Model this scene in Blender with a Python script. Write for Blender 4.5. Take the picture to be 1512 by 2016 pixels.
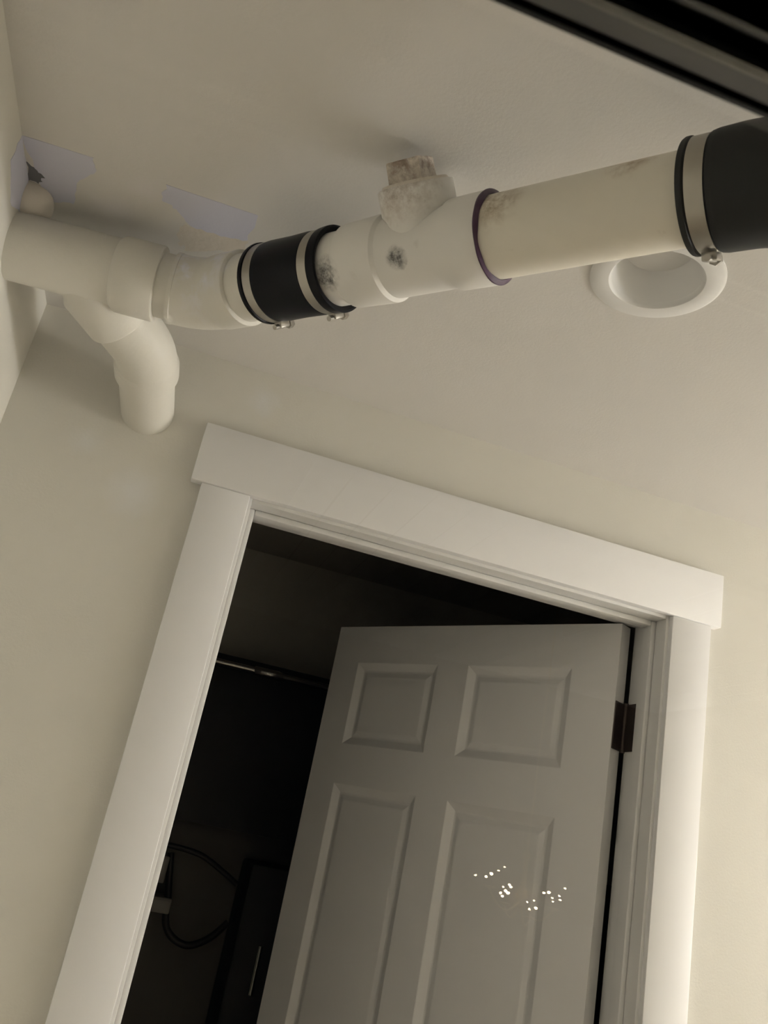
import bpy, bmesh, math, random
from mathutils import Vector, Matrix
random.seed(7)
for o in list(bpy.data.objects): bpy.data.objects.remove(o, do_unlink=True)
SC = bpy.context.scene
COL = SC.collection

# ------------------------------------------------------------------ camera
F_PX = 1698.43
CAM = Vector((-0.08155, -1.39549, 1.55855))
RX = Vector((0.93993, -0.28395, 0.18948))      # right
RY = Vector((0.27150, 0.28535, -0.91916))      # down
RZ = Vector((0.20693, 0.91539, 0.34530))       # forward
cam = bpy.data.cameras.new('camera'); camo = bpy.data.objects.new('camera', cam); COL.objects.link(camo)
cam.sensor_fit = 'VERTICAL'; cam.sensor_height = 36.0; cam.sensor_width = 27.0
cam.lens = F_PX / 2016 * 36.0
cam.clip_start = 0.01
cam.dof.use_dof = True; cam.dof.focus_distance = 1.35; cam.dof.aperture_fstop = 22.0
m = Matrix((RX, -RY, -RZ)).transposed().to_4x4(); m.translation = CAM
camo.matrix_world = m
SC.camera = camo
# ------------------------------------------------------------------ world, exposure
w = bpy.data.worlds.new('World'); SC.world = w; w.use_nodes = True
w.node_tree.nodes['Background'].inputs[0].default_value = (0.35, 0.5, 0.8, 1)
w.node_tree.nodes['Background'].inputs[1].default_value = 0.004
SC.view_settings.view_transform = 'Standard'; SC.view_settings.look = 'None'
SC.view_settings.exposure = 0.0; SC.view_settings.gamma = 1.0
SC.view_settings.use_curve_mapping = False
LAMP_Y = -0.50; LAMP_Z = 1.62; LAMP_R = 0.11; LAMP_E = 42.0; LAMP_COL = (1.0, 0.98, 0.99)

# ------------------------------------------------------------------ dimensions
W = 0.813; ZH = 2.04; ZC = 2.277; XL = -0.411; XR = 3.0; YF = -1.25
HH = 0.105; OV = 0.0185; CW = 0.083; WT = 0.098

# ------------------------------------------------------------------ materials
MATS = {}
def nt(name):
    m = bpy.data.materials.new(name); m.use_nodes = True
    t = m.node_tree; b = t.nodes['Principled BSDF']; MATS[name] = m
    return m, t, b
def N(t, kind, **kw):
    n = t.nodes.new(kind)
    for k, v in kw.items(): setattr(n, k, v)
    return n
def noise(t, scale, detail=4, rough=.55, coord=None):
    n = N(t, 'ShaderNodeTexNoise'); n.inputs['Scale'].default_value = scale
    n.inputs['Detail'].default_value = detail; n.inputs['Roughness'].default_value = rough
    g = N(t, 'ShaderNodeNewGeometry'); t.links.new(g.outputs['Position'], n.inputs['Vector'])
    return n
def ramp(t, fac, p0, p1, c0=(0, 0, 0, 1), c1=(1, 1, 1, 1)):
    r = N(t, 'ShaderNodeValToRGB'); r.color_ramp.elements[0].position = p0; r.color_ramp.elements[1].position = p1
    r.color_ramp.elements[0].color = c0; r.color_ramp.elements[1].color = c1
    t.links.new(fac, r.inputs[0]); return r
def mixc(t, fac, a, b):
    x = N(t, 'ShaderNodeMix', data_type='RGBA')
    if hasattr(fac, 'is_output'): t.links.new(fac, x.inputs[0])
    else: x.inputs[0].default_value = fac
    for s, v in ((6, a), (7, b)):
        if hasattr(v, 'is_output'): t.links.new(v, x.inputs[s])
        else: x.inputs[s].default_value = (*v, 1)
    return x.outputs[2]
def bump(t, b, h, strength=.2, dist=.001):
    n = N(t, 'ShaderNodeBump'); n.inputs['Strength'].default_value = strength; n.inputs['Distance'].default_value = dist
    t.links.new(h, n.inputs['Height']); t.links.new(n.outputs[0], b.inputs['Normal'])
def spot(t, pos, r0, r1, nscale=60, namp=.012):
    """0..1 mask round a place on the surface, ragged edge"""
    g = N(t, 'ShaderNodeNewGeometry'); d = N(t, 'ShaderNodeVectorMath', operation='DISTANCE')
    t.links.new(g.outputs['Position'], d.inputs[0]); d.inputs[1].default_value = pos
    n = noise(t, nscale, 5, .65)
    a = N(t, 'ShaderNodeMath', operation='MULTIPLY_ADD'); t.links.new(n.outputs[0], a.inputs[0])
    a.inputs[1].default_value = namp * 2; t.links.new(d.outputs['Value'], a.inputs[2])
    mr = N(t, 'ShaderNodeMapRange'); t.links.new(a.outputs[0], mr.inputs[0])
    mr.inputs[1].default_value = r0 + namp; mr.inputs[2].default_value = r1 + namp
    mr.inputs[3].default_value = 1; mr.inputs[4].default_value = 0
    return mr.outputs[0]
def paint(name, col, rough=.55, mott=.04, bs=.18, scale=230, touch=()):
    m, t, b = nt(name)
    n = noise(t, 5, 3)
    c = mixc(t, n.outputs[0], tuple(x * (1 - mott) for x in col), tuple(min(1, x * (1 + mott)) for x in col))
    for pos, r0, r1, tc in touch:            # filler and touch-up marks left on the paint
        c = mixc(t, spot(t, pos, r0, r1, 40, .02), c, tc)
    t.links.new(c, b.inputs['Base Color']); b.inputs['Roughness'].default_value = rough
    f = noise(t, scale, 3, .6); bump(t, b, f.outputs[0], bs, .002)
    return m
WALLC = (.755, .73, .655)
paint('wall_paint', WALLC, touch=[((-.185, 0, 1.995), .008, .05, (.80, .79, .76)), ((-.02, 0, 2.222), .0, .035, (.80, .79, .76)), ((-.28, 0, 2.06), .0, .03, (.79, .78, .74))])
paint('ceiling_paint', (.745, .72, .675), touch=[((-.300, -.325, 2.277), .0, .035, (.80, .77, .76)), ((-.255, -.395, 2.277), .0, .03, (.79, .76, .74)), ((-.02, -.395, 2.277), .0, .03, (.79, .77, .75))])
paint('trim_paint', (.885, .875, .865), .4, .01, .015, 120)
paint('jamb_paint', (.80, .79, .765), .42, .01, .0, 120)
paint('door_paint', (.80, .785, .76), .42, .02, .06, 160)
paint('fixture_white', (.84, .83, .80), .4, .01, .02)
paint('floor_wood', (.45, .38, .30), .45, .25, .1, 40)
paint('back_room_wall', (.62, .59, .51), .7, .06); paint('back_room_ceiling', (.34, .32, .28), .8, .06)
paint('black_panel', (.012, .012, .011), .6, .1); paint('outer_wall', (.03, .03, .028), .7)
paint('pale_blue_board', (.42, .48, .58), .5, .08, .1, 30); paint('grey_box', (.30, .28, .25), .5); paint('lower_wall_darkened', (.15, .14, .12), .8, .1)
paint('primer_lavender', (.69, .69, .79), .75, .06, .2, 120)
paint('raw_gap', (.20, .20, .21), .9, .5, .9, 60); paint('joint_compound', (.76, .70, .61), .8, .06, .6, 70)
def painted_pipe():
    m, t, b = nt('painted_pipe')
    n = noise(t, 14, 6, .7); c0 = mixc(t, n.outputs[0], tuple(x * .97 for x in WALLC), tuple(x * 1.02 for x in WALLC))
    p = noise(t, 26, 8, .7); pm = ramp(t, p.outputs[0], .47, .62)
    sp = spot(t, (-.135, -.335, 2.23), .045, .085, 45, .02)
    mu = N(t, 'ShaderNodeMath', operation='MULTIPLY'); t.links.new(pm.outputs[0], mu.inputs[0]); t.links.new(sp, mu.inputs[1])
    c = mixc(t, mu.outputs[0], c0, (.86, .86, .95)); t.links.new(c, b.inputs['Base Color']); b.inputs['Roughness'].default_value = .5
    f = noise(t, 60, 5, .6); bump(t, b, f.outputs[0], .25, .003)
painted_pipe()
def pvc(name, col, dirt, spots=()):
    m, t, b = nt(name)
    n = noise(t, 30, 6, .7); c = mixc(t, n.outputs[0], tuple(x * .96 for x in col), col)
    d = noise(t, 38, 8, .75); dm = ramp(t, d.outputs[0], .60, .76); 
    c = mixc(t, ramp(t, dm.outputs[0], 0, 1, (0, 0, 0, 1), (dirt, dirt, dirt, 1)).outputs[0], c, (.25, .17, .10))
    for pos, r0, r1, amp, dark in spots:
        k = noise(t, 55, 9, .8); km = ramp(t, k.outputs[0], .38, .60)
        mu = N(t, 'ShaderNodeMath', operation='MULTIPLY'); t.links.new(spot(t, pos, r0, r1, 90, amp), mu.inputs[0]); t.links.new(km.outputs[0], mu.inputs[1])
        c = mixc(t, mu.outputs[0], c, dark)
    t.links.new(c, b.inputs['Base Color']); b.inputs['Roughness'].default_value = .38
    bump(t, b, n.outputs[0], .05, .002)
def metal(name, col, rough, met=1.0, sc=90, spec=.5):
    m, t, b = nt(name); n = noise(t, sc, 4)
    c = mixc(t, n.outputs[0], tuple(x * .85 for x in col), col); t.links.new(c, b.inputs['Base Color'])
    b.inputs['Metallic'].default_value = met; b.inputs['Roughness'].default_value = rough; b.inputs['Specular IOR Level'].default_value = spec
metal('stainless', (.42, .40, .36), .38); metal('hinge_bronze', (.10, .08, .07), .45, .8)
metal('frame_bronze', (.016, .016, .013), .45, 0, 90, .25); metal('frame_edge_highlight', (.30, .29, .25), .5, 0); metal('gasket_black', (.004, .004, .004), .8, 0, 90, .05)
metal('rubber', (.016, .017, .017), .6, 0, 40, .3); metal('rubber_gloss', (.004, .005, .008), .38, 0, 40, .13); metal('primer_purple', (.06, .022, .06), .5, 0)
metal('brass', (.55, .42, .2), .3); metal('black_cable', (.008, .008, .008), .5, 0); metal('rod_metal', (.45, .44, .42), .22, 1.0)
def emit(name, col, s):
    m, t, b = nt(name); b.inputs['Emission Color'].default_value = (*col, 1); b.inputs['Emission Strength'].default_value = s
    n = noise(t, 3); c = mixc(t, n.outputs[0], (.9, .9, .88), (.85, .85, .83)); t.links.new(c, b.inputs['Base Color'])
emit('lamp_globe', LAMP_COL, LAMP_E); emit('crystal_bulb', (1, .74, .42), 170.0)
def glass():
    m, t, b = nt('window_glass'); t.nodes.remove(b)
    out = t.nodes['Material Output']; tr = N(t, 'ShaderNodeBsdfTransparent'); gl = N(t, 'ShaderNodeBsdfGlossy')
    gl.inputs['Roughness'].default_value = 0.0; fr = N(t, 'ShaderNodeFresnel')
    ge = N(t, 'ShaderNodeNewGeometry'); mr = N(t, 'ShaderNodeMapRange'); t.links.new(ge.outputs['Backfacing'], mr.inputs[0])
    mr.inputs[3].default_value = 1.5; mr.inputs[4].default_value = 1 / 1.5; t.links.new(mr.outputs[0], fr.inputs[0])
    mx = N(t, 'ShaderNodeMixShader'); t.links.new(fr.outputs[0], mx.inputs[0]); t.links.new(tr.outputs[0], mx.inputs[1])
    t.links.new(gl.outputs[0], mx.inputs[2]); t.links.new(mx.outputs[0], out.inputs[0])
    tr.inputs[0].default_value = (.985, .99, .985, 1)
glass()

# ------------------------------------------------------------------ mesh helpers
def link(name, bm, mat, parent=None, smooth=False):
    bmesh.ops.recalc_face_normals(bm, faces=bm.faces)
    me = bpy.data.meshes.new(name); bm.to_mesh(me); bm.free()
    me.materials.append(MATS[mat])
    if smooth:
        for p in me.polygons: p.use_smooth = True
        try: me.set_sharp_from_angle(angle=math.radians(38))
        except Exception: pass
    o = bpy.data.objects.new(name, me); COL.objects.link(o)
    if parent: o.parent = parent; o.matrix_parent_inverse = parent.matrix_world.inverted()
    return o
def tag(o, label, cat, group=None, kind=None):
    o['label'] = label; o['category'] = cat
    if group: o['group'] = group
    if kind: o['kind'] = kind
    return o
def thing(name, loc, label, cat, group=None, kind=None, rz=0):
    e = bpy.data.objects.new(name, None); COL.objects.link(e); e.empty_display_size = .05
    e.matrix_world = Matrix.Translation(loc) @ Matrix.Rotation(rz, 4, 'Z')
    return tag(e, label, cat, group, kind)
def box(bm, a, b, M=None):
    vs = [bm.verts.new((x, y, z)) for x in (a[0], b[0]) for y in (a[1], b[1]) for z in (a[2], b[2])]
    for f in ((0, 1, 3, 2), (4, 6, 7, 5), (0, 4, 5, 1), (2, 3, 7, 6), (0, 2, 6, 4), (1, 5, 7, 3)): bm.faces.new([vs[i] for i in f])
    if M is not None: bmesh.ops.transform(bm, matrix=M, verts=vs)
    return vs
def bevel(bm, r, seg=2):
    bmesh.ops.bevel(bm, geom=list(bm.edges), offset=r, segments=seg, affect='EDGES', profile=.5)
def boxo(name, a, b, mat, parent=None, r=0, M=None):
    bm = bmesh.new(); box(bm, a, b)
    if r: bevel(bm, r)
    if M is not None: bmesh.ops.transform(bm, matrix=M, verts=bm.verts)
    return link(name, bm, mat, parent, smooth=bool(r))
def frames(pts):
    T = []
    for i in range(len(pts)):
        a = pts[max(i - 1, 0)]; b = pts[min(i + 1, len(pts) - 1)]; d = b - a
        if d.length < 1e-9: d = pts[-1] - pts[0]
        T.append(d.normalized())
    up = Vector((0, 0, 1)) if abs(T[0].z) < .9 else Vector((1, 0, 0))
    n = (up - T[0] * up.dot(T[0])).normalized(); out = []
    for t in T:
        n = (n - t * n.dot(t)).normalized(); out.append((t, n, t.cross(n)))
    return out
def tube(bm, pts, radii, seg=40, cap=True, tang=None):
    pts = [Vector(p) for p in pts]
    fr = frames(pts)
    if tang is not None:
        t = tang.normalized(); up = Vector((0, 0, 1)) if abs(t.z) < .9 else Vector((1, 0, 0))
        n = (up - t * up.dot(t)).normalized(); fr = [(t, n, t.cross(n))] * len(pts)
    rings = []
    for p, r, (t, n, b) in zip(pts, radii, fr):
        rings.append([bm.verts.new(p + (n * math.cos(a) + b * math.sin(a)) * r) for a in (2 * math.pi * k / seg for k in range(seg))])
    for i in range(len(rings) - 1):
        for k in range(seg):
            bm.faces.new((rings[i][k], rings[i][(k + 1) % seg], rings[i + 1][(k + 1) % seg], rings[i + 1][k]))
    if cap:
        bm.faces.new(rings[0]); bm.faces.new(rings[-1][::-1])
def lathe(bm, P0, d, prof, seg=48, cap=True):
    """prof: (s, r) along axis d from P0"""
    tube(bm, [P0 + d * s for s, r in prof], [r for s, r in prof], seg, cap, tang=d)
def ringbox(bm, P0, d, s0, s1, r0, r1, seg=48):
    """closed annulus (a band)"""
    lathe(bm, P0, d, [(s0, r0), (s0, r1), (s1, r1), (s1, r0), (s0, r0)], seg, cap=False)
    bmesh.ops.remove_doubles(bm, verts=bm.verts, dist=1e-6)
def arc(P, d0, d1, R, n=8):
    """points of a bend of radius R at corner P, coming along d0 leaving along d1"""
    d0 = d0.normalized(); d1 = d1.normalized(); ang = d0.angle(d1); t = R * math.tan(ang / 2)
    a = P - d0 * t; out = []
    nn = (d1 - d0 * d1.dot(d0)).normalized(); c = a + nn * R
    for k in range(n + 1):
        th = ang * k / n; out.append(c - nn * R * math.cos(th) + d0 * R * math.sin(th))
    return out
def prism_x(bm, prof, x0, x1):
    a = [bm.verts.new((x0, y, z)) for y, z in prof]; b = [bm.verts.new((x1, y, z)) for y, z in prof]
    n = len(prof)
    for i in range(n): bm.faces.new((a[i], a[(i + 1) % n], b[(i + 1) % n], b[i]))
    bm.faces.new(a); bm.faces.new(b[::-1])
def holed(outer, holes, M, thick, name, mat, parent=None):
    """flat sheet with holes, thick along local z; M maps local to world"""
    bm = bmesh.new(); es = []
    for loop in [outer] + holes:
        vs = [bm.verts.new((x, y, 0)) for x, y in loop]
        es += [bm.edges.new((vs[i], vs[(i + 1) % len(vs)])) for i in range(len(vs))]
    bmesh.ops.triangle_fill(bm, use_beauty=True, edges=es)
    r = bmesh.ops.extrude_face_region(bm, geom=list(bm.faces))
    bmesh.ops.translate(bm, vec=(0, 0, thick), verts=[g for g in r['geom'] if isinstance(g, bmesh.types.BMVert)])
    bmesh.ops.transform(bm, matrix=M, verts=bm.verts)
    return link(name, bm, mat, parent)
def circ(cx, cy, r, n=48): return [(cx + r * math.cos(2 * math.pi * k / n), cy + r * math.sin(2 * math.pi * k / n)) for k in range(n)]

# ================================================================== ROOM SHELL
def struct(o, label, cat): return tag(o, label, cat, kind='structure')
floor = boxo('floor', (XL - .1, -1.36, -.05), (XR + .1, 2.2, 0), 'floor_wood'); struct(floor, 'light brown wooden floor of the basement room', 'floor')
LX, LY, LRO, LRI = .391, -.5745, .0835, .0585
ceiling = holed([(XL - .1, -1.36), (XR + .1, -1.36), (XR + .1, .06), (XL - .1, .06)], [circ(LX, LY, LRI + .004)],
                Matrix.Translation((0, 0, ZC)), .03, 'ceiling', 'ceiling_paint')
struct(ceiling, 'cream painted ceiling with lavender bare patches near the pipe', 'ceiling')
# door wall, x-z sheet: local (x,z,-) -> world
MX = Matrix(((1, 0, 0, 0), (0, 0, 1, 0), (0, 1, 0, 0), (0, 0, 0, 1)))
ox0, ox1, oz = -.013, W + .013, ZH + .013
wall = holed([(XL - .1, 0), (ox0, 0), (ox0, oz), (ox1, oz), (ox1, 0), (XR + .1, 0), (XR + .1, ZC + .02), (XL - .1, ZC + .02)], [], MX, WT, 'wall_back', 'wall_paint')
struct(wall, 'cream painted wall around the white door frame', 'wall')
wl = boxo('wall_left', (XL - .1, -1.36, 0), (XL, 0, ZC + .02), 'wall_paint'); struct(wl, 'cream painted side wall left of the door, pipe passing through', 'wall')
wr = boxo('wall_right', (XR, -1.36, 0), (XR + .1, 0, ZC + .02), 'wall_paint'); struct(wr, 'cream painted side wall right of the door', 'wall')
wx0, wx1, wz0, wz1 = -.36, .85, 1.10, 1.74
wf = holed([(XL - .1, 0), (XR + .1, 0), (XR + .1, ZC + .02), (XL - .1, ZC + .02)],
           [[(wx0, wz0), (wx1, wz0), (wx1, wz1 + .012), (wx0, wz1 + .012)]], Matrix.Translation((0, YF - .03, 0)) @ MX, .03, 'wall_front', 'wall_paint')
struct(wf, 'cream wall opposite the door holding the dark window', 'wall')
we = holed([(XL - .1, 0), (XR + .1, 0), (XR + .1, ZC + .02), (XL - .1, ZC + .02)],
           [[(wx0, wz0), (wx1, wz0), (wx1, wz1 + .012), (wx0, wz1 + .012)]], Matrix.Translation((0, -1.36, 0)) @ MX, .08, 'wall_outer', 'outer_wall')
struct(we, 'dark outer face of the wall around the window', 'wall')
for nm, a, b in (('baseboard_back', (W + CW, -.014, 0), (XR, 0, .12)), ('baseboard_left', (XL, YF, 0), (XL + .014, 0, .12))):
    struct(boxo(nm, a, b, 'trim_paint', r=.003), 'white baseboard along the foot of the wall, %s' % nm.split('_')[1], 'baseboard')

# ---------------------------------------------------------------- window the photograph looks through
win = thing('window_1', (wx0, YF, wz0), 'dark bronze window with clear pane in front of the viewer', 'window', kind='structure')
def zt(T, y): return CAM.z + T * (y - CAM.y)
prof = [(-1.250, wz1 + .012), (-1.250, zt(1.286, -1.250)), (-1.258, zt(1.300, -1.258)), (-1.258, zt(1.318, -1.258)), (-1.2605, zt(1.318, -1.2605)),
        (-1.285, zt(1.381, -1.285)), (-1.285, zt(1.46, -1.285)), (-1.309, zt(1.487, -1.309)), (-1.309, zt(1.62, -1.309)), (-1.345, zt(1.9, -1.345)), (-1.345, wz1 + .012)]
bm = bmesh.new(); prism_x(bm, [prof[0], *prof[3:]], wx0, wx1); link('frame_head', bm, 'frame_bronze', win)
bm = bmesh.new(); prism_x(bm, [(-1.250, wz1 + .012), prof[1], prof[2], prof[3], (-1.257, wz1)], wx0, wx1); link('gasket', bm, 'gasket_black', win)
bm = bmesh.new(); ze = zt(1.381, -1.285); prism_x(bm, [(-1.2862, ze - .0004), (-1.2835, ze + .0008), (-1.2835, ze + .003), (-1.2862, ze + .0022)], wx0, wx1); link('edge_highlight', bm, 'frame_edge_highlight', win)  # light caught on the frame edge, put in as a paler strip
boxo('frame_sill', (wx0, -1.345, wz0), (wx1, -1.25, wz0 + .05), 'frame_bronze', win, .003)
boxo('frame_side', (wx0, -1.345, wz0), (wx0 + .045, -1.25, wz1), 'frame_bronze', win, .003)
boxo('frame_side', (wx1 - .045, -1.345, wz0), (wx1, -1.25, wz1), 'frame_bronze', win, .003)
boxo('pane', (wx0 + .02, -1.256, wz0 + .02), (wx1 - .02, -1.252, wz1 - .001), 'window_glass', win)

# ---------------------------------------------------------------- door trim
T1 = boxo('trim_1', (-CW - OV, -.022, ZH), (W + CW + OV, 0, ZH + HH), 'trim_paint', r=.0022); struct(T1, 'wide white flat header board across the top of the door', 'trim')
T2 = boxo('trim_2', (-CW, -.018, 0), (0, 0, ZH), 'trim_paint', r=.002); struct(T2, 'white flat casing board on the left side of the doorway', 'trim')
T3 = boxo('trim_3', (W, -.018, 0), (W + CW, 0, ZH), 'trim_paint', r=.002); struct(T3, 'white flat casing board right of the hinges', 'trim')
JI = .006
T4 = thing('trim_4', (W / 2, .06, 0), 'white door jamb lining the opening with a raised stop', 'trim', kind='structure')
boxo('side_jamb', (-.013, -.006, 0), (JI, WT + .004, ZH + .012), 'jamb_paint', T4, .0015)
boxo('side_jamb', (W - JI, -.006, 0), (W + .013, WT + .004, ZH + .012), 'jamb_paint', T4, .0015)
boxo('head_jamb', (JI, -.006, ZH - JI), (W - JI, WT + .004, ZH + .012), 'jamb_paint', T4, .0015)
SY0, SY1, ST = .026, .057, .011
boxo('door_stop', (JI, SY0, 0), (JI + ST, SY1, ZH - JI), 'jamb_paint', T4, .003)
boxo('door_stop', (W - JI - ST, SY0, 0), (W - JI, SY1, ZH - JI), 'jamb_paint', T4, .003)
boxo('door_stop', (JI + ST, SY0, ZH - JI - ST), (W - JI - ST, SY1, ZH - JI), 'jamb_paint', T4, .003)

# ---------------------------------------------------------------- six-panel door, hinged right, open into the dark room
TH = math.radians(58.0); DW = .782; DT = .035; DZ = 2.031; DB = .012
PIN = Vector((W - JI - .002, WT + .006, 0))
door = thing('door_1', (PIN.x, PIN.y, 0), 'white six-panel door standing open into the dark room', 'door', kind='structure', rz=-TH)
DM = door.matrix_world.copy()
# local: x runs -DW..0 (free edge .. hinge), visible face at y = -.041
X0, X1 = -DW - .003, -.003; FY = -.006 - DT; BY = -.006
cols = [(-.699, -.447), (-.361, -.103)]; rows = [(1.743, 1.94), (1.05, 1.652), (.24, .90)]
xs = sorted({X0, X1, *[a for c in cols for a in c]}); zs = sorted({DB, DZ, *[a for c in rows for a in c]})
bm = bmesh.new()
vc = {}
def V(x, y, z):
    k = (round(x, 5), round(y, 5), round(z, 5))
    if k not in vc: vc[k] = bm.verts.new((x, y, z))
    return vc[k]
for y in (FY, BY):
    for i in range(len(xs) - 1):
        for j in range(len(zs) - 1):
            if any(abs(xs[i] - c[0]) < 1e-6 for c in cols) and any(abs(zs[j] - r[0]) < 1e-6 for r in rows): continue
            bm.faces.new((V(xs[i], y, zs[j]), V(xs[i + 1], y, zs[j]), V(xs[i + 1], y, zs[j + 1]), V(xs[i], y, zs[j + 1])))
for i in range(len(xs) - 1):
    for z in (DB, DZ): bm.faces.new((V(xs[i], FY, z), V(xs[i + 1], FY, z), V(xs[i + 1], BY, z), V(xs[i], BY, z)))
for j in range(len(zs) - 1):
    for x in (X0, X1): bm.faces.new((V(x, FY, zs[j]), V(x, FY, zs[j + 1]), V(x, BY, zs[j + 1]), V(x, BY, zs[j])))
bmesh.ops.transform(bm, matrix=DM, verts=bm.verts); link('slab', bm, 'door_paint', door)
RING = [(0, 0), (.002, .0008), (.017, .0095), (.020, .0102), (.023, .0100), (.033, .0066), (.036, .0063)]
for c in cols:
    for r in rows:
        bm = bmesh.new()
        for y, sg in ((FY, 1), (BY, -1)):
            prev = None
            for ins, dep in RING:
                q = [bm.verts.new((x, y + sg * dep, z)) for x, z in ((c[0] + ins, r[0] + ins), (c[1] - ins, r[0] + ins), (c[1] - ins, r[1] - ins), (c[0] + ins, r[1] - ins))]
                if prev:
                    for k in range(4): bm.faces.new((prev[k], prev[(k + 1) % 4], q[(k + 1) % 4], q[k]))
                prev = q
            bm.faces.new(prev)
        bmesh.ops.transform(bm, matrix=DM, verts=bm.verts); link('panel', bm, 'door_paint', door)
for hz in (1.835, 1.06, .28):
    h = thing('hinge', (PIN.x, PIN.y, hz), '', ''); del h['label']; del h['category']
    h.parent = door; h.matrix_parent_inverse = door.matrix_world.inverted()
    bm = bmesh.new(); tube(bm, [PIN + Vector((0, 0, hz - .047)), PIN + Vector((0, 0, hz + .047))], [.006, .006], 16); link('knuckle', bm, 'hinge_bronze', h, True)
    boxo('jamb_leaf', (W - JI - .0025, WT + .006 - .036, hz - .0445), (W - JI + .0005, WT + .006, hz + .0445), 'hinge_bronze', h)
    boxo('door_leaf', (X1 - .0005, FY + .002, hz - .0445), (X1 + .0022, 0, hz + .0445), 'hinge_bronze', h, M=DM)
# door knob low on the free edge
bm = bmesh.new()
kp = DM @ Vector((-DW + .06, FY, .96)); kd = (DM.to_3x3() @ Vector((0, -1, 0)))
lathe(bm, kp, kd, [(0, .03), (.006, .03), (.008, .014), (.03, .011), (.036, .022), (.048, .028), (.058, .024), (.062, .008)], 24); link('knob', bm, 'hinge_bronze', door, True)

# ================================================================== PAINTED DRAIN LINE (left)
M0 = Vector((-.46, -.275, 2.202)); E0 = Vector((-.150, -.305, 2.205)); E1 = Vector((.274, -.807, 2.170))
md = (E0 - M0).normalized(); ax = (E1 - E0).normalized()
UPN = Vector((-.492, -.465, .736)); UPN = (UPN - ax * UPN.dot(ax)).normalized()      # the side the cleanout points to
DNN = -UPN
R3 = .0452
dr = thing('painted_drain_pipe', (XL, -.28, 2.2), 'cream painted drain pipe with a branch elbow, leaving the left wall under the ceiling', 'pipe')
bm = bmesh.new(); lathe(bm, M0, md, [(0, R3), (.29, R3 - .0004)]); link('pipe', bm, 'painted_pipe', dr, True)
# wye: body + hub + branch
bm = bmesh.new()
lathe(bm, M0, md, [(.030, R3 + .0005), (.032, R3 + .0022), (.19, R3 + .0022), (.1945, .0515), (.197, .0528), (.2475, .0530), (.2495, .0518), (.25, .0455)])
WB = M0 + md * .135
VB = Vector((-.216, -.165, 2.168)); HB = Vector((-.199, .03, 2.138))
bd = (VB - WB).normalized(); dd = (HB - VB).normalized(); bl = (VB - WB).length
lathe(bm, WB, bd, [(0, .044), (bl * .18, .0450), (bl * .24, .0520), (bl * .60, .0520), (bl * .615, .0508), (bl * .62, .044)], 40)
link('wye_fitting', bm, 'painted_pipe', dr, True)
bm = bmesh.new()
pts = [WB + bd * bl * .5] + arc(VB, bd, dd, .085, 10); L = len(pts)
tube(bm, pts + [pts[-1] + dd * .004, pts[-1] + dd * .03, pts[-1] + dd * .0315], [.0462] * L + [.0495, .0495, .0445], 40); link('elbow', bm, 'painted_pipe', dr, True)
bm = bmesh.new(); lathe(bm, VB, dd, [(.02, .0435), (.205, .0435)], 40); link('branch_pipe', bm, 'painted_pipe', dr, True)
# bend into the diagonal run
bm = bmesh.new()
a1 = arc(E0, md, ax, .09, 10)
tube(bm, [a1[0] - md * .008, a1[0] - md * .0075, a1[0] - md * .002] + a1 + [a1[-1] + ax * .004, a1[-1] + ax * .046, a1[-1] + ax * .0475, a1[-1] + ax * .048],
     [R3, .0495, .0500] + [.0488] * len(a1) + [.0505, .0505, .0485, R3], 44); link('bend', bm, 'painted_pipe', dr, True)
bm = bmesh.new(); lathe(bm, E0, ax, [(.06, R3), (.17, R3)]); link('stub_pipe', bm, 'painted_pipe', dr, True)

# ================================================================== CLAMPS
def clamp(parent, P0, d, s, r, wd, hd, turn=1):
    """worm-drive band with housing and hex screw; hd = direction of the housing"""
    bm = bmesh.new(); ringbox(bm, P0, d, s - wd / 2, s + wd / 2, r - .001, r + .0012, 56)
    b = link('clamp_band', bm, 'stainless', parent, True)
    hd = (hd - d * hd.dot(d)).normalized(); tg = d.cross(hd).normalized() * turn
    M = Matrix((d, tg, hd)).transposed().to_4x4(); M.translation = P0 + d * s + hd * (r + .001)
    boxo('screw_housing', (-wd * .45, -.009, -.002), (wd * .45, .009, .0075), 'stainless', b, .0015, M)
    bm = bmesh.new(); tube(bm, [M @ Vector((0, -.016, .005)), M @ Vector((0, .014, .005))], [.0035, .0035], 12)
    tube(bm, [M @ Vector((0, .011, .005)), M @ Vector((0, .019, .005))], [.0062, .0062], 6); link('screw', bm, 'stainless', b)
# ---------------------------------------------------------------- rubber coupling
rc = thing('rubber_coupling', E0 + ax * .18, 'short black rubber coupling with two steel clamps joining painted and white pipe', 'pipe coupling')
bm = bmesh.new()
lathe(bm, E0, ax, [(.1165, R3), (.1165, .0520), (.1195, .0528), (.1225, .0525), (.1235, .0500), (.1375, .0500), (.1385, .0512), (.145, .0518), (.18, .0512), (.208, .0518), (.2145, .0512), (.2155, .0500), (.2295, .0500),
                   (.2305, .0525), (.238, .0532), (.243, .0530), (.2435, .0500), (.2405, R3)], 56, cap=False)
link('sleeve', bm, 'rubber_gloss', rc, True)
clamp(rc, E0, ax, .1305, .0500, .0135, DNN + ax * .0, 1); clamp(rc, E0, ax, .2225, .0500, .0135, DNN, 1)

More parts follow.
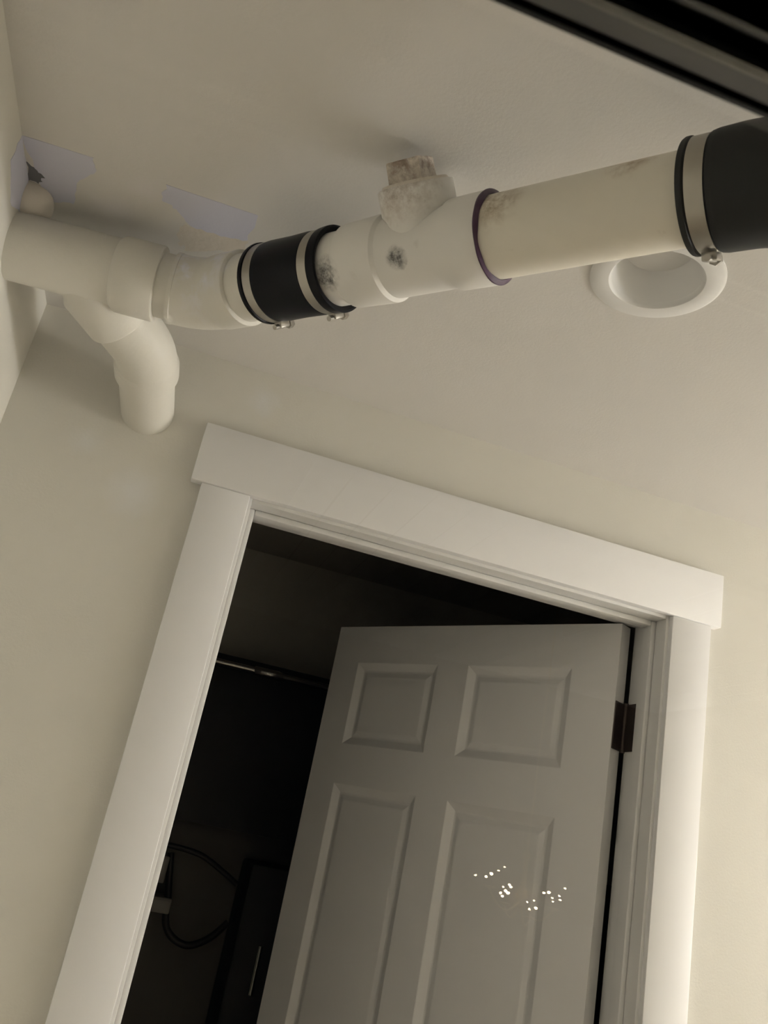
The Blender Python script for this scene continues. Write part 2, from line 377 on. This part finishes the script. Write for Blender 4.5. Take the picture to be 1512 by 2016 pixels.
# ================================================================== WHITE PVC CLEANOUT RUN
TS = E0 + ax * .37
near = lambda s, a: E0 + ax * s + (DNN * math.cos(a) + ax.cross(DNN) * math.sin(a)) * .05
toC = (CAM - TS); toC = (toC - ax * toC.dot(ax)).normalized()
pvc('pvc_white', (.84, .82, .77), .25, [(tuple(TS + toC * .048 + ax * -.012), .006, .016, .006, (.03, .028, .026)), (tuple(E0 + ax * .255 + toC * .045 + DNN * .002), .012, .024, .008, (.08, .075, .07)),
     (tuple(TS + UPN * .075 + toC * .02), .015, .05, .012, (.25, .17, .11))])
pvc('pvc_plug', (.72, .66, .57), .9, [(tuple(TS + UPN * .10), .02, .05, .012, (.2, .14, .1))])
pvc('pvc_cream', (.82, .775, .66), .30, [(tuple(E0 + ax * .475 + (UPN + toC * .6).normalized() * .045), .012, .04, .012, (.35, .26, .16)), (tuple(E0 + ax * .62 + (UPN + toC * .2).normalized() * .045), .008, .03, .012, (.4, .3, .2))])
co = thing('cleanout_pipe', TS, 'white drain pipe section with a dirty square cleanout plug and purple primer ring', 'pipe')
bm = bmesh.new(); lathe(bm, E0, ax, [(.20, .0447), (.29, .0447)], 56); link('stub_pipe', bm, 'pvc_white', co, True)
bm = bmesh.new()
lathe(bm, E0, ax, [(.2655, .0447), (.2655, .0490), (.267, .0500), (.320, .0516), (.3235, .0512), (.3275, .0470), (.40, .0468), (.410, .0472), (.4145, .0502), (.4585, .0506), (.4605, .0495), (.4605, .0447)], 64)
link('tee_body', bm, 'pvc_white', co, True)
bm = bmesh.new()
lathe(bm, TS, UPN, [(0, .0400), (.040, .0400), (.044, .0425), (.0455, .0435), (.0715, .0435), (.073, .0425), (.073, .0385), (.0695, .038)], 48); link('cleanout_hub', bm, 'pvc_white', co, True)
plug = None
bm = bmesh.new(); lathe(bm, TS, UPN, [(.060, .0382), (.0745, .0382), (.0765, .0370), (.0765, .001)], 40); plug = link('cleanout_plug', bm, 'pvc_plug', co, True)
PM = Matrix((ax, UPN.cross(ax), UPN)).transposed().to_4x4(); PM.translation = TS - ax * .002
bm = bmesh.new()
for z, h in ((.076, .0245), (.088, .0235), (.101, .0222)):
    pass
vsl = [[bm.verts.new(PM @ (Matrix.Rotation(.12, 4, 'Z') @ Vector((sx * h, sy * h, z)))) for sx, sy in ((-1, -1), (1, -1), (1, 1), (-1, 1))] for z, h in ((.075, .0205), (.099, .0200), (.1005, .0190), (.1005, .0165), (.085, .015))]
for a, b in zip(vsl, vsl[1:]):
    for k in range(4): bm.faces.new((a[k], a[(k + 1) % 4], b[(k + 1) % 4], b[k]))
bm.faces.new(vsl[-1]); bm.faces.new(vsl[0][::-1]); link('square_nut', bm, 'pvc_plug', plug)
bm = bmesh.new()
# hand-smeared purple primer line where pipe enters the hub
for k in range(64):
    pass
seg = 64; rg = []
for k in range(seg):
    a = 2 * math.pi * k / seg; wv = .0022 + .0016 * math.sin(a * 2 + 1) + .0006 * math.sin(a * 9)
    rad = (DNN * math.cos(a) + ax.cross(DNN) * math.sin(a)); rad.normalize()
    rg.append([bm.verts.new(E0 + ax * (.4606 + ds) + rad * rr) for ds, rr in ((-.0010 - wv * .35, .0506), (-.0004, .0513), (.0005, .0510), (.0008 + wv * .8, .0456), (.0002, .0448))])
for k in range(seg):
    a, b = rg[k], rg[(k + 1) % seg]
    for j in range(4): bm.faces.new((a[j], a[j + 1], b[j + 1], b[j]))
link('primer_ring', bm, 'primer_purple', co, True)
bm = bmesh.new(); lathe(bm, E0, ax, [(.44, R3 - .0003), (.71, R3 - .0003)], 56); link('long_pipe', bm, 'pvc_cream', co, True)

# ================================================================== BLACK ELBOW COUPLING (right)
ec = thing('rubber_elbow', E0 + ax * .72, 'large black rubber elbow with steel clamp at the right end of the pipe', 'pipe coupling')
EB = E0 + ax * .752; xd = Vector((1, -.12, -.03)).normalized()
bm = bmesh.new()
pre = [(.6685, R3), (.6685, .0538), (.6705, .0548), (.674, .0548), (.6755, .0525), (.6935, .0525), (.695, .0548), (.700, .0556)]
pl = [E0 + ax * s for s, r in pre]; rl = [r for s, r in pre]
ar = arc(EB, ax, xd, .08, 10); pl += ar; rl += [.0560] * len(ar)
pl += [ar[-1] + xd * q for q in (.03, .0305, .05, .0505, .056, .0565)]; rl += [.0560, .0525, .0525, .0548, .0548, R3]
# sweep with per-point frames but the rims squared to the axis
bm2 = bm; n0 = len(pre)
tube(bm, pl[:n0], rl[:n0], 56, False, tang=ax)
tube(bm, [pl[n0 - 1]] + pl[n0:n0 + len(ar)], [rl[n0 - 1]] + rl[n0:n0 + len(ar)], 56, False)
tube(bm, [ar[-1]] + pl[n0 + len(ar):], [.056] + rl[n0 + len(ar):], 56, False, tang=xd)
link('sleeve', bm, 'rubber', ec, True)
clamp(ec, E0, ax, .6845, .0525, .0165, DNN * .9 + toC * .15, 1)
clamp(ec, ar[-1], xd, .0402, .0525, .0165, Vector((0, 0, -1)))
fp = thing('drain_pipe', ar[-1] + xd * .2, 'plain white pipe running off to the right of the black elbow', 'pipe')
bm = bmesh.new(); lathe(bm, ar[-1], xd, [(.02, R3), (2.65, R3)], 40); link('pipe', bm, 'pvc_cream', fp, True)

# ================================================================== CEILING LIGHT (off)
cl = thing('recessed_light', (LX, LY, ZC), 'round white recessed ceiling light, switched off, behind the white pipe', 'ceiling light')
bm = bmesh.new(); LP = Vector((LX, LY, ZC)); dn = Vector((0, 0, -1))
lathe(bm, LP, dn, [(-.004, LRI + .003), (0.0, LRO), (.0022, LRO), (.0042, LRO - .004), (.005, LRI + .006), (.0046, LRI + .001), (.002, LRI - .001), (-.004, LRI - .0016)], 64, cap=False); link('trim_ring', bm, 'fixture_white', cl, True)
bm = bmesh.new(); lathe(bm, LP, dn, [(-.004, LRI - .0016), (-.042, .045), (-.044, .0435)], 64, cap=False); link('reflector', bm, 'fixture_white', cl, True)
bm = bmesh.new(); lathe(bm, LP, dn, [(-.0438, .0445), (-.0425, .030), (-.0405, .012), (-.040, .001)], 64, cap=False); link('lens', bm, 'fixture_white', cl, True)

# ================================================================== BARE PATCHES ON THE CEILING AND WALL
def rough_edge(poly, n=5, amp=.003):
    out = []
    for i in range(len(poly)):
        a, b, am = poly[i][:2], poly[(i + 1) % len(poly)][:2], (poly[i][2] if len(poly[i]) > 2 else amp)
        for k in range(n):
            t = k / n; out.append((a[0] + (b[0] - a[0]) * t + (random.uniform(-am, am) if k else 0), a[1] + (b[1] - a[1]) * t + (random.uniform(-am, am) if k else 0)))
    return out
def cpatch(name, poly, mat, parent, z=ZC, th=-.0005, n=5, amp=.003):
    return holed(rough_edge(poly, n, amp), [], Matrix.Translation((0, 0, z)), th, name, mat, parent)
cpatch('bare_patch', [(-.4105, -.416, .0005), (-.322, -.421), (-.319, -.398), (-.342, -.366), (-.352, -.309), (-.384, -.296), (-.400, -.345)], 'primer_lavender', ceiling)
cpatch('bare_patch', [(-.230, -.419, .0005), (-.108, -.422), (-.114, -.362), (-.150, -.350), (-.192, -.350), (-.214, -.376), (-.234, -.384)], 'primer_lavender', ceiling)
cpatch('bare_patch', [(-.207, -.340), (-.192, -.356), (-.150, -.352), (-.113, -.360), (-.114, -.330), (-.188, -.290), (-.207, -.300)], 'joint_compound', ceiling, th=-.0003, amp=.005)
cpatch('torn_gap', [(-.4105, -.366), (-.402, -.360), (-.388, -.345), (-.397, -.332), (-.4105, -.328)], 'raw_gap', ceiling, th=-.0008, n=4, amp=.003)
MW = Matrix(((0, 0, 1, 0), (1, 0, 0, 0), (0, 1, 0, 0), (0, 0, 0, 1)))   # local (y,z) on the x = const wall
holed(rough_edge([(-.416, 2.2765), (-.418, 2.235), (-.36, 2.215), (-.31, 2.235), (-.33, 2.2765)], 5, .003), [], Matrix.Translation((XL, 0, 0)) @ MW, .0005, 'bare_patch', 'primer_lavender', wl)
# hump of joint compound where the pipe meets the wall
bm = bmesh.new(); bmesh.ops.create_icosphere(bm, subdivisions=4, radius=1)
for v in bm.verts:
    k = 1 + .07 * math.sin(v.co.x * 2.5 + 1) * math.cos(v.co.y * 3) + .05 * math.sin(v.co.z * 3 + v.co.y * 2)
    v.co = Vector((v.co.x * .030 * k + XL + .004, v.co.y * .034 * k - .300, v.co.z * .028 * k + 2.262))
link('joint_compound', bm, 'joint_compound', wl, True)

# ================================================================== DARK ROOM BEHIND THE DOOR
YB = 1.42
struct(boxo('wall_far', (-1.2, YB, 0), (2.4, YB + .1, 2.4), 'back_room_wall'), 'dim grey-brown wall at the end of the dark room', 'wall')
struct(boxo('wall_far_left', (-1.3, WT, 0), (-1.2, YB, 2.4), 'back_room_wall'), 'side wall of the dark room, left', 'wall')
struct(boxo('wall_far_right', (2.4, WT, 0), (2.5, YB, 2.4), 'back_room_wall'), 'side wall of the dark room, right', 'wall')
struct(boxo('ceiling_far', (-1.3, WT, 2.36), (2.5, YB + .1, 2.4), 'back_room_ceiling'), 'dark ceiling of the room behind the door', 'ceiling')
YO = 1.30
struct(boxo('darkening_sheet', (-1.2, YB - .012, 0), (2.4, YB, 1.55), 'lower_wall_darkened'), 'added dark sheet that darkens the lower wall of the dark room', 'trim')  # sheet added only to make the lower part of the far wall darker
# black board below a rail
bb = thing('black_screen', (.3, YO + .05, 1.45), 'large black screen hanging from a rail in the dark room', 'screen')
boxo('sheet', (-.25, YO + .03, 1.49), (.95, YO + .04, 1.95), 'black_panel', bb)
boxo('case', (-.27, YO + .016, 1.945), (.97, YO + .08, 1.985), 'black_cable', bb, .006)
rd = thing('metal_rail', (.3, YO, 1.955), 'dark metal rail with a joining sleeve above the black screen', 'rail')
bm = bmesh.new(); tube(bm, [(-.3, YO, 1.955), (.98, YO, 1.955)], [.0095, .0095], 16); link('tube', bm, 'rod_metal', rd, True)
bm = bmesh.new(); tube(bm, [(.225, YO, 1.955), (.23, YO, 1.955), (.30, YO, 1.955), (.32, YO, 1.955)], [.010, .0135, .0135, .010], 16); link('sleeve', bm, 'rod_metal', rd, True)
for x in (-.2, .88): boxo('bracket', (x - .01, YO - .012, 1.944), (x + .01, YO + .0155, 1.966), 'black_cable', rd, .002)
# junction box and cables on the lower wall
def outlet(z0, z1, x0, x1, label):
    e = thing('junction_box', (x0, YB, z0), label, 'electrical box')
    boxo('body', (x0, YO - .02, z0), (x1, YB - .013, z1), 'grey_box', e, .004)
    boxo('cover', (x0 + .006, YO - .024, z0 + .006), (x1 - .006, YO - .02, z1 - .006), 'grey_box', e, .001)
outlet(1.245, 1.285, .085, .155, 'small grey junction box beside the left casing in the dark room')
outlet(1.32, 1.39, .03, .12, 'upper grey junction box almost hidden by the left casing')
def cable(pts, r, label):
    bm = bmesh.new(); P = [Vector(p) for p in pts]; out = []
    Q = [P[0]] + P + [P[-1]]
    for i in range(1, len(Q) - 2):
        for k in range(8):
            t = k / 8; a, b, c, d = Q[i - 1:i + 3]
            out.append(.5 * ((2 * b) + (c - a) * t + (2 * a - 5 * b + 4 * c - d) * t * t + (3 * b - a - 3 * c + d) * t ** 3))
    out.append(P[-1]); tube(bm, out, [r] * len(out), 10); o = link('black_cable', bm, 'black_cable', None, True)
    tag(o, label, 'cable')
cable([(.10, YO, 1.42), (.20, YO, 1.41), (.28, YO, 1.375), (.325, YO, 1.35)], .008, 'black cable sagging under the black screen in the dark room')
cable([(.12, YO, 1.40), (.14, YO, 1.30), (.16, YO, 1.21), (.22, YO, 1.175), (.28, YO, 1.20), (.325, YO, 1.25)], .010, 'black cable hanging in a loop below the junction box')
eq = thing('equipment_cabinet', (.5, YO, 0), 'tall black cabinet mostly hidden behind the open door', 'cabinet')
boxo('body', (.34, YO - .10, .0), (.78, YB - .016, 1.42), 'black_cable', eq, .012)
bm = bmesh.new(); tube(bm, [(.41, YO - .115, 1.10), (.41, YO - .115, 1.22)], [.007, .007], 12); link('handle', bm, 'rod_metal', eq, True)
pb = thing('metal_pole', (.02, YO - .1, 0), 'thin dark metal pole standing just inside the left jamb', 'pole')
bm = bmesh.new(); tube(bm, [(.05, .95, 0), (.05, .95, 1.28)], [.012, .012], 16); link('tube', bm, 'rod_metal', pb, True)
bm = bmesh.new(); tube(bm, [(.05, .95, 0), (.05, .95, .02)], [.09, .085], 24); link('foot', bm, 'rod_metal', pb, True)

# ================================================================== WALL LIGHT BAR that lights the room (right wall, out of frame)
lb = thing('wall_light', (XR, LAMP_Y, LAMP_Z), 'brass wall light bar with four glowing globes on the right wall', 'wall light')
boxo('back_plate', (XR - .02, LAMP_Y - .45, LAMP_Z - .05), (XR - .001, LAMP_Y + .45, LAMP_Z + .05), 'brass', lb, .004)
for k in range(4):
    c = Vector((XR - .14, LAMP_Y + (k - 1.5) * .25, LAMP_Z))
    bm = bmesh.new(); lathe(bm, Vector((XR - .02, c.y, c.z)), Vector((-1, 0, 0)), [(0, .02), (.03, .02), (.034, .035), (.055, .035)], 24); link('socket', bm, 'brass', lb, True)
    bm = bmesh.new(); bmesh.ops.create_uvsphere(bm, u_segments=24, v_segments=12, radius=LAMP_R); bmesh.ops.translate(bm, vec=c, verts=bm.verts); link('globe', bm, 'lamp_globe', lb, True)

# ================================================================== DINING ROOM on the viewer's side: seen only as a faint reflection in the pane
dc = thing('ceiling_dining', (.75, -3.7, 2.6), 'pale blue board ceiling of the room on the viewer side, reflected in the pane', 'ceiling', kind='structure')
bmx = bmesh.new(); box(bmx, (-.063, -2.3, 0), (.063, 2.3, .02)); bevel(bmx, .004, 1)
b0 = link('ceiling_board', bmx, 'pale_blue_board', dc); b0.location = (-.45, 0, 0); b0.matrix_parent_inverse = Matrix()
for k in range(1, 20):
    b = b0.copy(); COL.objects.link(b); b.parent = dc; b.location = (-.45 + k * .14, 0, random.uniform(0, .003))
CRY = [(1.1513, -4.058, 1.4954, 0.0032, 0), (1.1906, -4.058, 1.4973, 0.0046, 0), (1.2084, -4.058, 1.5102, 0.0062, 0), (1.2337, -4.058, 1.5244, 0.0032, 0), (1.2543, -4.058, 1.5395, 0.0028, 0), (1.3721, -4.258, 1.4817, 0.0046, 1), (1.3493, -4.258, 1.4709, 0.0032, 1), (1.3603, -4.258, 1.4589, 0.0062, 1), (1.3703, -4.258, 1.4537, 0.0062, 1), (1.3426, -4.258, 1.449, 0.0046, 1), (1.3501, -4.258, 1.4399, 0.0046, 1), (1.3791, -4.258, 1.4759, 0.0046, 1), (1.4993, -4.358, 1.4321, 0.0032, 2), (1.5111, -4.358, 1.4091, 0.0046, 2), (1.5375, -4.358, 1.417, 0.0062, 2), (1.5254, -4.358, 1.4418, 0.0028, 2), (1.462, -4.158, 1.4802, 0.0046, 3), (1.4805, -4.158, 1.485, 0.0062, 3), (1.5226, -4.158, 1.4802, 0.0036, 3), (1.5284, -4.158, 1.4676, 0.0036, 3), (1.5422, -4.158, 1.509, 0.0036, 3), (1.4968, -4.158, 1.4691, 0.0032, 3), (1.5004, -4.158, 1.4579, 0.0032, 3)]
ch = thing('chandelier', (.95, -4.2, 1.35), 'small crystal chandelier with sparkling bulbs, mirrored in the window pane over the door', 'chandelier')
cxs = [Vector(c[:3]) for c in CRY]; mid = sum(cxs, Vector()) / len(cxs)
bm = bmesh.new(); lathe(bm, Vector((mid.x, mid.y, mid.z - .06)), Vector((0, 0, 1)), [(0, .004), (.01, .016), (.04, .022), (.08, .010), (.16, .008), (.18, .016), (.20, .006)], 20); link('stem', bm, 'brass', ch, True)
bm = bmesh.new(); tube(bm, [(mid.x, mid.y, mid.z + .13), (mid.x, mid.y, 2.6)], [.003, .003], 8); link('chain', bm, 'brass', ch, True)
for k in range(4):
    g = [Vector(c[:3]) for c in CRY if c[4] == k]; gm = sum(g, Vector()) / len(g)
    bm = bmesh.new(); a = Vector((mid.x, mid.y, mid.z - .03)); e = Vector((gm.x, gm.y, gm.z - .05))
    tube(bm, [a.lerp(e, t) + Vector((0, 0, -.05 * math.sin(math.pi * t))) for t in (i / 10 for i in range(11))], [.0035] * 11, 8)
    lathe(bm, e, Vector((0, 0, 1)), [(0, .004), (.004, .02), (.008, .022), (.010, .006)], 16); arm = link('arm', bm, 'brass', ch, True)
    for x, y, z, r, kk in CRY:
        if kk != k: continue
        bm = bmesh.new(); bmesh.ops.create_icosphere(bm, subdivisions=1, radius=r * .78); bmesh.ops.translate(bm, vec=(x, y, z), verts=bm.verts); link('crystal_bulb', bm, 'crystal_bulb', arm)
